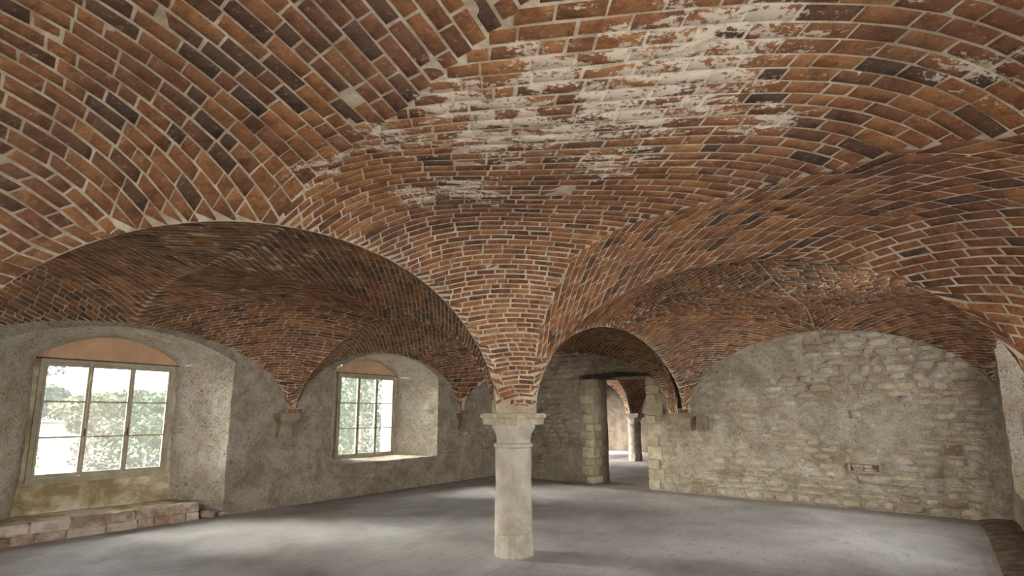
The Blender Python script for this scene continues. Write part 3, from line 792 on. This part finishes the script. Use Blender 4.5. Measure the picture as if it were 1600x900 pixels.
# small niche with two bricks and its arch stones
bm = bmesh.new(); box(bm, (-.97, YB - .012, .64), (-.57, YB + .0, .755)); nb = bm_obj('niche_back', bm, M_GREYBROWN, wall_back)
for (a0, a1, z0, z1) in ((-1.0, -.54, .755, .785), (-1.01, -.97, .62, .77), (-.57, -.53, .62, .77), (-1.0, -.54, .60, .64)):
    bm = bmesh.new(); box(bm, (a0, YB - .05, z0), (a1, YB, z1), .008); bm_obj('stone', bm, MSV[0], wall_back, True)
for a0, a1, z0, z1 in ((-.95, -.78, .695, .745), (-.77, -.66, .695, .745), (-.93, -.80, .645, .682), (-.77, -.60, .645, .680)):
    bm = bmesh.new(); box(bm, (a0, YB - .036, z0), (a1, YB, z1), .006); bm_obj('brick', bm, M_PLINTH, wall_back)
for a0, a1, z0, z1, m in ((-.88, -.42, .43, .57, 0), (.30, .55, .95, 1.14, 2), (-.02, .26, .60, .80, 0), (.02, .22, .36, .58, 1), (-.20, -.02, 1.78, 1.92, 1), (-.9, -.75, 1.55, 1.68, 1), (-5.0 + 1.05, -3.8 - .0, .95, 1.0, 2)):
    bm = bmesh.new(); box(bm, (a0, YB - .034, z0), (a1, YB + .02, z1), .012)
    for v in bm.verts: v.co += Vector(R.normal(0, .006, 3))
    bm_obj('stone', bm, MSV[m], wall_back, True)

# lintel
bm = bmesh.new(); n = 28; rings = []
for i in range(n + 1):
    t = i / n; x = -6.33 + (-4.42 + 6.33) * t; th = .105 + .02 * math.sin(t * 5) - .03 * abs(t - .5)
    zc = 2.47 + .035 * math.sin(t * math.pi) + R.normal(0, .004)
    rings.append([bm.verts.new((x, YB - .05 + R.normal(0, .004) if k in (0, 3) else YB + .3, zc + s * th / 2 + R.normal(0, .004))) for k, s in ((0, -1), (1, -1), (2, 1), (3, 1))])
for a, b in zip(rings[:-1], rings[1:]):
    for k in range(4): bm.faces.new((a[k], a[(k + 1) % 4], b[(k + 1) % 4], b[k]))
bm.faces.new(rings[0]); bm.faces.new(rings[-1][::-1])
tag(bm_obj('lintel', bm, M_LINTEL), 'dark old timber lintel beam above the open doorway', 'lintel')

# ------------------------------------------------------------------ columns and corbels
def lathe(bm, prof, seg=48, poly=None, jitter=0.0, R=None):
    rs = []
    for r, z, sq in prof:        # sq: 0 round .. 1 octagon
        ring = []
        for i in range(seg):
            th = 2 * math.pi * i / seg
            k = math.cos(math.pi / 8) / math.cos(((th + math.pi / 8) % (math.pi / 4)) - math.pi / 8)
            rr = r * ((1 - sq) + sq * k / math.cos(math.pi / 8) * .97) + (R.normal(0, jitter) if jitter else 0)
            ring.append(bm.verts.new((rr * math.cos(th), rr * math.sin(th), z)))
        rs.append(ring)
    for a, b in zip(rs[:-1], rs[1:]):
        for i in range(seg): bm.faces.new((a[i], a[(i + 1) % seg], b[(i + 1) % seg], b[i]))
    bm.faces.new(rs[0][::-1]); bm.faces.new(rs[-1])
def moulded_square(bm, half_prof):
    rs = []
    for h, z in half_prof: rs.append([bm.verts.new((sx * h, sy * h, z)) for sx, sy in ((-1, -1), (1, -1), (1, 1), (-1, 1))])
    for a, b in zip(rs[:-1], rs[1:]):
        for i in range(4): bm.faces.new((a[i], a[(i + 1) % 4], b[(i + 1) % 4], b[i]))
    bm.faces.new(rs[0][::-1]); bm.faces.new(rs[-1])
def make_column(loc, label, ms, ma, springer=True, s=1.0):
    R = np.random.default_rng(21)
    root = empty('stone_column', loc); tag(root, label, 'column')
    bm = bmesh.new(); lathe(bm, [(.218, -.02, 1), (.222, .0, 1), (.219, .10, 1), (.221, .2, 1), (.218, .25, 1), (.212, .262, 1)], 48, jitter=.0035, R=R)
    bm_obj('base', bm, M_COLUMN if ms is M_COLUMN else ms, root)
    bm = bmesh.new(); lathe(bm, [(.219, .25, 0)] + [(.219 - .008 * t + .004 * math.sin(t * 9), .25 + .99 * t, 0) for t in np.linspace(.02, 1, 26)], 56, jitter=.0016, R=R)
    bm_obj('shaft', bm, ms, root, True)
    bm = bmesh.new(); lathe(bm, [(.205, 1.215, 0), (.226, 1.222, 0), (.236, 1.238, 0), (.236, 1.252, 0), (.226, 1.268, 0), (.205, 1.275, 0)], 56, jitter=.001, R=R)
    bm_obj('necking', bm, ms, root, True)
    bm = bmesh.new(); lathe(bm, [(.204, 1.27, .1), (.205, 1.32, .4), (.212, 1.37, .7), (.228, 1.415, 1), (.252, 1.447, 1), (.256, 1.455, 1), (.256, 1.492, 1), (.25, 1.495, 1)], 48, jitter=.001, R=R)
    bm_obj('capital', bm, ms, root)
    bm = bmesh.new(); moulded_square(bm, [(.258, 1.488), (.26, 1.49), (.264, 1.552), (.262, 1.556), (.278, 1.568), (.282, 1.575), (.282, 1.612), (.276, 1.622), (.18, 1.624)])
    bmesh.ops.subdivide_edges(bm, edges=[e for e in bm.edges if e.calc_length() > .3], cuts=10, use_grid_fill=True)
    for v in bm.verts: v.co += Vector(R.normal(0, .0014, 3))
    bm_obj('abacus', bm, ma, root)
    return root
make_column((-3.835, 4.955, 0), 'pale limestone column with square moulded capital standing in the middle of the room', M_COLUMN, M_ABACUS)
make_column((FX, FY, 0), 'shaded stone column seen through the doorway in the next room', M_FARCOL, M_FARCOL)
make_column((-3.83, -.14, 0), 'stone column outside the frame, in line with the middle column and behind it to the left', M_COLUMN, M_ABACUS)

def springer(cx, cy, half=.195, z0=1.622, h=.16, ax=None):
    """square foot of the vault above a capital, of upright bricks"""
    R = np.random.default_rng(int(abs(cx * 10 + cy)))
    bm = bmesh.new(); box(bm, (cx - half + .004, cy - half + .004, z0 - .01), (cx + half - .004, cy + half - .004, z0 + h + .004))
    me = bm_obj('springer', bm, M_MORTAR); tag(me, kind='structure')
    a = me.data.attributes.new('lime', 'FLOAT', 'POINT')
    for zr in range(1):
        for f in range(4):
            n = 4 if zr == 0 else 5; e = np.linspace(-half, half, n + 1) + np.concatenate([[0], R.uniform(-.015, .015, n - 1), [0]])
            zz0, zz1 = (z0 + .004, z0 + h) if zr == 0 else (z0 + h + .008, z0 + h + .10)
            for i in range(n):
                a0, a1 = e[i] + .005, e[i + 1] - .005; o_ = half + R.uniform(-.002, .006)
                lo, hi = [(a0, -o_), (a1, -o_ + .03)] if f == 0 else [(o_ - .03, a0), (o_, a1)] if f == 1 else [(a0, o_ - .03), (a1, o_)] if f == 2 else [(-o_, a0), (-o_ + .03, a1)]
                b2 = bmesh.new(); box(b2, (cx + lo[0], cy + lo[1], zz0), (cx + hi[0], cy + hi[1], zz1), .007)
                for v in b2.verts: v.co += Vector(R.normal(0, .0015, 3))
                o = bm_obj('brick', b2, M_BRICK, me)
                at = o.data.attributes.new('bcol', 'FLOAT', 'POINT'); at.data.foreach_set('value', np.full(len(o.data.vertices), R.uniform(.5, 1)))
                at = o.data.attributes.new('lime', 'FLOAT', 'POINT'); at.data.foreach_set('value', np.full(len(o.data.vertices), .25))

def corbel(loc, rot, label, w1=.42, w2=.30, h=.40, d=.20):
    root = empty('corbel', loc); root.rotation_euler = (0, 0, rot); tag(root, label, 'corbel')
    R = np.random.default_rng(8)
    # local: x along wall, y out of wall into the room, top at z=0
    bm = bmesh.new(); box(bm, (-w1 / 2, -.03, -.10), (w1 / 2, d + .02, 0), .01); bm_obj('cap_slab', bm, M_CORBEL, root)
    bm = bmesh.new(); prof = [(0, -.10, d), (.02, -.13, d * .96), (.06, -.17, d * .72), (.075, -.22, d * .55), (.07, -.30, d * .48), (.05, -.36, d * .44), (.045, -h, d * .5)]
    rings = []
    for ins, z, dd in prof:
        hw = w1 / 2 - .01 - ins * (w1 - w2) / .10
        rings.append([bm.verts.new(p) for p in ((-hw, -.03, z), (-hw, dd, z), (hw, dd, z), (hw, -.03, z))])
    for a, b in zip(rings[:-1], rings[1:]):
        for k in range(4): bm.faces.new((a[k], a[(k + 1) % 4], b[(k + 1) % 4], b[k]))
    bm.faces.new(rings[0]); bm.faces.new(rings[-1][::-1])
    bm_obj('body', bm, M_CORBEL, root)
    return root
corbel((XW, 4.80, 1.625), -math.pi / 2, 'stone corbel on the window wall between the two windows', .36, .27, .42, .20)
corbel((XW, 9.37, 1.625), -math.pi / 2, 'stone corbel on the window wall right of the second window', .34, .25, .40, .20)
corbel((-3.88, YB, 1.625), math.pi, 'low stone corbel on the back wall right of the doorway', .44, .40, .36, .10)
for cx, cy, hx, hy in ((XW + .07, 4.93, .07, .13), (XW + .07, 9.37, .07, .12), (-3.84, YB - .07, .14, .07)):
    bm = bmesh.new(); box(bm, (cx - hx, cy - hy, 1.62), (cx + hx, cy + hy, 1.72), .01)
    o = bm_obj('springer', bm, M_MORTAR); o.data.attributes.new('lime', 'FLOAT', 'POINT'); tag(o, kind='structure')
    for i in range(3):
        e = -hy + i * 2 * hy / 3 if hy > hx else -hx + i * 2 * hx / 3
        st = 2 * max(hx, hy) / 3
        for zr in range(1):
            b2 = bmesh.new()
            if hy > hx: box(b2, (cx + hx - .02, cy + e + .005, 1.625 + zr * .09), (cx + hx + .006, cy + e + st - .005, 1.705 + zr * .09), .005)
            else: box(b2, (cx + e + .005, cy - hy - .006, 1.625 + zr * .09), (cx + e + st - .005, cy - hy + .02, 1.705 + zr * .09), .005)
            o2 = bm_obj('brick', b2, M_BRICK, o)
            at = o2.data.attributes.new('bcol', 'FLOAT', 'POINT'); at.data.foreach_set('value', np.full(len(o2.data.vertices), rng.uniform(.3, .8)))
            o2.data.attributes.new('lime', 'FLOAT', 'POINT')
# square rusty plate beside the back corbel
pr = empty('wall_plate', (-3.46, YB - .035, 1.42)); tag(pr, 'square brown metal plate set in the wall beside the back corbel', 'plate')
bm = bmesh.new(); box(bm, (-.115, -.03, -.14), (.115, .03, .14), .006); bm_obj('plate', bm, M_PLATE, pr)
bm = bmesh.new(); bmesh.ops.create_uvsphere(bm, u_segments=12, v_segments=8, radius=.013)
for v in bm.verts: v.co += Vector((.03, -.033, -.09))
bm_obj('knob', bm, M_IRON, pr, True)

# ------------------------------------------------------------------ footing under window_1
root = empty('stone_footing', (-8.9, 2.2, 0)); tag(root, 'low two-course footing of worn reddish stones below the large left window', 'footing')
bm = bmesh.new(); box(bm, (-.28, -1.6, -.02), (-.012, 1.30, .235)); bm_obj('core', bm, M_PLINTH, root)
R = np.random.default_rng(77)
for row, (z0, z1) in enumerate(((.0, .12), (.124, .255))):
    a = -1.65
    while a < 1.31:
        L_ = R.uniform(.16, .42); a1 = min(a + L_, 1.33)
        bm = bmesh.new(); box(bm, (-.20, a + .005, z0), (.024 + R.uniform(-.018, .014) - .02 * row, a1 - .005, z1 + R.uniform(-.004, .004)), .009)
        bmesh.ops.subdivide_edges(bm, edges=[e for e in bm.edges if e.calc_length() > .08], cuts=2, use_grid_fill=True)
        for v in bm.verts: v.co += Vector(R.normal(0, .0035, 3))
        bm_obj('stone', bm, [M_PLINTH, M_PLINTH2, M_PLINTH, M_PLINTH2, M_PLINTH, MSV[2]][int(R.integers(6))], root); a = a1
for (x, y, z, sx, sy, sz, lab) in ((-8.93, 3.665, .065, .24, .20, .13, 'broken flat stone lying against the end of the footing'), (-8.88, 3.86, .045, .16, .11, .08, 'small broken stone by the corner of the window niche')):
    bm = bmesh.new(); bmesh.ops.create_icosphere(bm, subdivisions=2, radius=.5)
    for v in bm.verts:
        c = v.co.copy(); m_ = max(abs(c.x), abs(c.y), abs(c.z)); c = c * (.5 / m_) * .55 + c * .45
        v.co = Vector((c.x * sx, c.y * sy, c.z * sz)) + Vector(R.normal(0, .006, 3))
    o = bm_obj('loose_stone', bm, M_PLINTH); o.location = (x, y, z); tag(o, lab, 'stone')
# low dark brown ledge in the right hand back corner
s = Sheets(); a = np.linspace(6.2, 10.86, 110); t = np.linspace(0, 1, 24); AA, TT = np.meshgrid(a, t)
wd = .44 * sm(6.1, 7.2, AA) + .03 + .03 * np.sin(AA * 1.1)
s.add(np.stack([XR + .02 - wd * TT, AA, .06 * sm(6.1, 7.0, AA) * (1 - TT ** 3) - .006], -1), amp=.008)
tag(s.build('dark_ledge', M_GREYBROWN), 'low dark brown ledge along the foot of the right wall in the corner', 'ledge')

# ------------------------------------------------------------------ windows
def make_window(name, q, xf, label=None):
    root = empty(name, (xf, q['fl'], q['sill'])); tag(root, kind='structure')
    W = q['fr'] - q['fl'] - .10; z1 = 2.405 - q['sill'] if q is not W2 else 2.50 - q['sill']
    o0 = .05
    def bx(nm, parent, lo, hi, bev, m):
        bm = bmesh.new(); box(bm, lo, hi, bev); return bm_obj(nm, bm, m, parent)
    fr = bmesh.new(); t = .055
    box(fr, (-.04, o0, 0), (.04, o0 + t, z1), .004); box(fr, (-.04, o0 + W - t, 0), (.04, o0 + W, z1), .004)
    box(fr, (-.041, o0, 0), (.045, o0 + W, t), .004); box(fr, (-.041, o0, z1 - t), (.041, o0 + W, z1), .004)
    bm_obj('frame', fr, M_FRAME, root)
    n = 3; iw = (W - 2 * t) ; cw = iw / n
    for i in range(n):
        y0 = o0 + t + i * cw; y1 = y0 + cw; s = .034
        cb = bmesh.new(); xo = .012
        box(cb, (-.022 + xo, y0 + .003, t + .003), (.022 + xo, y0 + s, z1 - t - .003), .004); box(cb, (-.022 + xo, y1 - s, t + .003), (.022 + xo, y1 - .003, z1 - t - .003), .004)
        box(cb, (-.0225 + xo, y0 + .003, t + .003), (.0225 + xo, y1 - .003, t + .05), .004); box(cb, (-.0225 + xo, y0 + .003, z1 - t - .045), (.0225 + xo, y1 - .003, z1 - t - .003), .004)
        c = bm_obj('casement', cb, M_FRAME, root)
        zb, zt = t + .05, z1 - t - .045; ph = (zt - zb) / 3
        for k in (1, 2): bx('muntin', c, (-.014, y0 + s - .002, zb + ph * k - .011), (.026, y1 - s + .002, zb + ph * k + .011), .003, M_FRAME)
        for k in range(3): bx('pane', c, (-.002, y0 + s - .004, zb + ph * k + .002), (.001, y1 - s + .004, zb + ph * (k + 1) - .002), 0, M_GLASS)
        if i:
            hb = bmesh.new(); box(hb, (.03, y0 - .008, .62), (.045, y0 + .012, .74), .004); box(hb, (.04, y0 - .004, .70), (.07, y0 + .008, .715), .003)
            hd = bm_obj('handle', hb, M_IRON, root)
    # dark gap and head board
    bx('head_board', root, (-.05, o0 - .05, z1), (.02, o0 + W + .05, z1 + .02), .003, M_IRON)
    bx('sill_board', root, (-.06, .0, -.03), (.055, o0 * 2 + W, .0), .006, M_FRAME)
    # side margins
    bx('margin', root, (-.05, -.02, -.02), (.0, o0, z1), .004, M_APRON); bx('margin', root, (-.05, o0 + W, -.02), (.0, o0 + W + .07, z1), .004, M_APRON)
    return root
make_window('window_1', W1, XF + .0)
make_window('window_2', W2, XF + .0)
make_window('window_3', W0, XF + .0)
for i_, q_ in enumerate(RW):
    o_ = make_window('window_%d' % (4 + i_), q_, 1.93); o_.location = (1.93, q_['fr'], q_['sill']); o_.rotation_euler = (0, 0, math.pi)
def lunette(name, q, zlo, tb):
    bm = bmesh.new(); a = np.linspace(q['fl'] - .04, q['fr'] + .04, 40)
    lo = [bm.verts.new((XF - .012, y, zlo)) for y in a]; hi = [bm.verts.new((XF - .012, y, float(tb(y)) + .05)) for y in a]
    for i in range(len(a) - 1): bm.faces.new((lo[i], lo[i + 1], hi[i + 1], hi[i]))
    r = bmesh.ops.extrude_face_region(bm, geom=bm.faces[:]); 
    for v in r['geom']:
        if isinstance(v, bmesh.types.BMVert): v.co.x -= .04
    tag(bm_obj(name, bm, M_LUNETTE), kind='structure')
lunette('trim_3', W1, 2.42, tb1); lunette('trim_4', W2, 2.515, tb2); lunette('trim_5', W0, 2.42, tb0)

# ------------------------------------------------------------------ outside
xs = np.linspace(-120, -9.95, 90); ys = np.linspace(-60, 120, 90); XX, YY = np.meshgrid(xs, ys)
P = np.stack([XX, YY, -.35 + 0 * XX], -1); P[..., 2] += (fbm(P * .06, 3, 4) - .5) * 1.2 * sm(15, 60, -XX) + .9 * sm(40, 110, -XX)
id_ = np.arange(XX.size).reshape(XX.shape); Q = np.stack([id_[:-1, :-1], id_[:-1, 1:], id_[1:, 1:], id_[1:, :-1]], -1)
ok = ~((XX > -12.5) & (YY > 11.4) & (YY < 21.5))
tag(link(mesh_np('ground', P, Q[ok[:-1, :-1] & ok[1:, 1:]], M_GRASS, smooth=True), 'ground'), 'green lawn outside the left windows', None, None, 'structure')
def foliage(name, loc, blobs, m, label, n=2600, leaf=.16, trunk=None, seed=0, cat='tree', group=None):
    R = np.random.default_rng(seed); root = empty(name, loc); tag(root, label, cat, group)
    V = []; per = max(1, n // len(blobs))
    for (cx, cy, cz, rx, ry, rz) in blobs:
        d = R.normal(0, 1, (per, 3)); d /= np.linalg.norm(d, axis=1)[:, None]
        r = R.uniform(.45, 1.05, per) ** .6; lump = .75 + .5 * fbm(d * 2.2 + seed, 2, seed)
        c = d * (r * lump)[:, None] * np.array([rx, ry, rz]) + np.array([cx, cy, cz])
        a = R.normal(0, 1, (per, 3)); a /= np.linalg.norm(a, axis=1)[:, None]; b = np.cross(a, R.normal(0, 1, (per, 3))); b /= np.linalg.norm(b, axis=1)[:, None]
        s = leaf * R.uniform(.5, 1.2, per)[:, None]
        V.append(np.stack([c - a * s, c - b * s * .5, c + a * s, c + b * s * .5], 1))
    V = np.concatenate(V).reshape(-1, 3)
    link(mesh_np('foliage', V, np.arange(len(V)).reshape(-1, 4), m), 'foliage', root)
    if trunk:
        r, h = trunk; bm = bmesh.new(); prev = None
        for i in range(7):
            t = i / 6; ring = [bm.verts.new((math.cos(k) * r * (1 - .6 * t) + .15 * math.sin(t * 3 + seed), math.sin(k) * r * (1 - .6 * t), -.3 + h * t)) for k in np.linspace(0, 2 * math.pi, 8, endpoint=False)]
            if prev:
                for k in range(8): bm.faces.new((prev[k], prev[(k + 1) % 8], ring[(k + 1) % 8], ring[k]))
            prev = ring
        bm_obj('trunk', bm, M_BARK, root)
    return root
Gz = -.35
T1 = 'outside the large window'
foliage('shrub', (-20.4, 6.25, Gz), [(0, 0, .9, .75, .95, .95), (-.3, .5, 1.4, .6, .7, .6)], M_LEAF, 'green shrub outside the lower right panes of the large window', 2400, .10, (.06, 1.0), 3, 'shrub')
foliage('shrub', (-21.5, 5.35, Gz), [(0, 0, .75, .7, .8, .75), (-.2, .3, 1.3, .5, .5, .5)], M_LEAFP, 'dusty pinkish shrub outside the middle lower pane of the large window', 1700, .09, (.05, .9), 4, 'shrub')
foliage('shrub', (-21.0, 3.3, Gz), [(0, 0, .6, .35, .4, .75)], M_LEAF, 'small green bush at the left edge of the large window view', 500, .08, (.04, .6), 5, 'shrub')
foliage('leafy_tree', (-38, 8.7, Gz), [(0, 0, 1.8, .9, 1.1, 1.2), (0, .7, 2.3, .8, .9, .8)], M_LEAFY, 'pale flowering tree behind the middle panes of the large window', 2200, .2, (.16, 2.6), 6)
foliage('leafy_tree', (-38, 12.0, Gz), [(0, 0, 1.9, 1.5, 1.6, 1.3), (0, .8, 2.5, 1.2, 1.1, .8)], M_LEAF, 'green tree behind the right panes of the large window', 2200, .2, (.16, 2.6), 7)
foliage('leafy_tree', (-29, 2.6, Gz), [(0, 3.0, 4.3, .8, .9, .35), (0, 3.4, 4.9, .7, .7, .25), (0, 1.6, 5.2, 1.0, .9, .5), (0, 2.6, 3.8, .5, .4, .3), (0, 0, 5.0, 1, 1.3, .8)], M_LEAFD, 'open tree with drooping branches at the top left of the large window', 420, .12, (.10, 4.6), 8)
foliage('leafy_tree', (-52, 10.6, .0), [(0, 0, 1.9, 1.2, 1.3, .8)], M_LEAFY, 'small yellow-green tree on the lawn in the left panes', 700, .22, (.12, 1.5), 9)
for i, (y, h, m, l) in enumerate(((4, 4.8, M_LEAFD, 'bluish tree at the left end of the distant tree line'), (14, 5.2, M_LEAFD, 'bluish tree second from the left in the distant tree line'),
                               (24, 4.8, M_LEAF, 'green tree in the middle of the distant tree line'), (33, 5.8, M_LEAFD, 'tall bluish tree right of the middle of the distant tree line'),
                               (43, 6.0, M_LEAF, 'green tree at the right end of the distant tree line'))):
    foliage('leafy_tree', (-92, y, .6), [(0, 0, h * .42, 3, 5.2, h * .42), (0, 2, h * .6, 2.5, 2.6, h * .34), (0, -3, h * .4, 2.5, 2.6, h * .36)], m, l, 3600, .45, (.4, h * .5), 20 + i)
for i, (x, y, m, l) in enumerate(((-15.7, 10.0, M_LEAF, 'dense green tree outside the left panes of the small window'), (-18.6, 13.6, M_LEAFD, 'darker tree outside the middle of the small window'),
                                  (-25, 17.5, M_LEAFY, 'pale green tree farthest behind the small window'))):
    foliage('leafy_tree', (x, y, Gz), [(0, 0, 1.3, .9, 1.2, 1.2), (0, .3, 2.8, 1.1, 1.3, 1.1), (0, -.4, 4.2, 1.0, 1.2, 1.0)], m, l, 2600, .12, (.13, 3.5), 40 + i)
bm = bmesh.new(); 
for lo, hi in (((-12.75, 11.7, -.5), (-12.5, 12.9, 4.2)), ((-12.6, 11.62, -.5), (-10.0, 11.75, 4.2))): box(bm, lo, hi)
box(bm, (-14.9, 11.62, -.5), (-12.6, 12.0, 4.2))
tag(bm_obj('wing_wall', bm, M_WHITE), kind='structure')
print('objects', len(bpy.data.objects), 'tris', sum(len(m.polygons) * 2 for m in bpy.data.meshes))
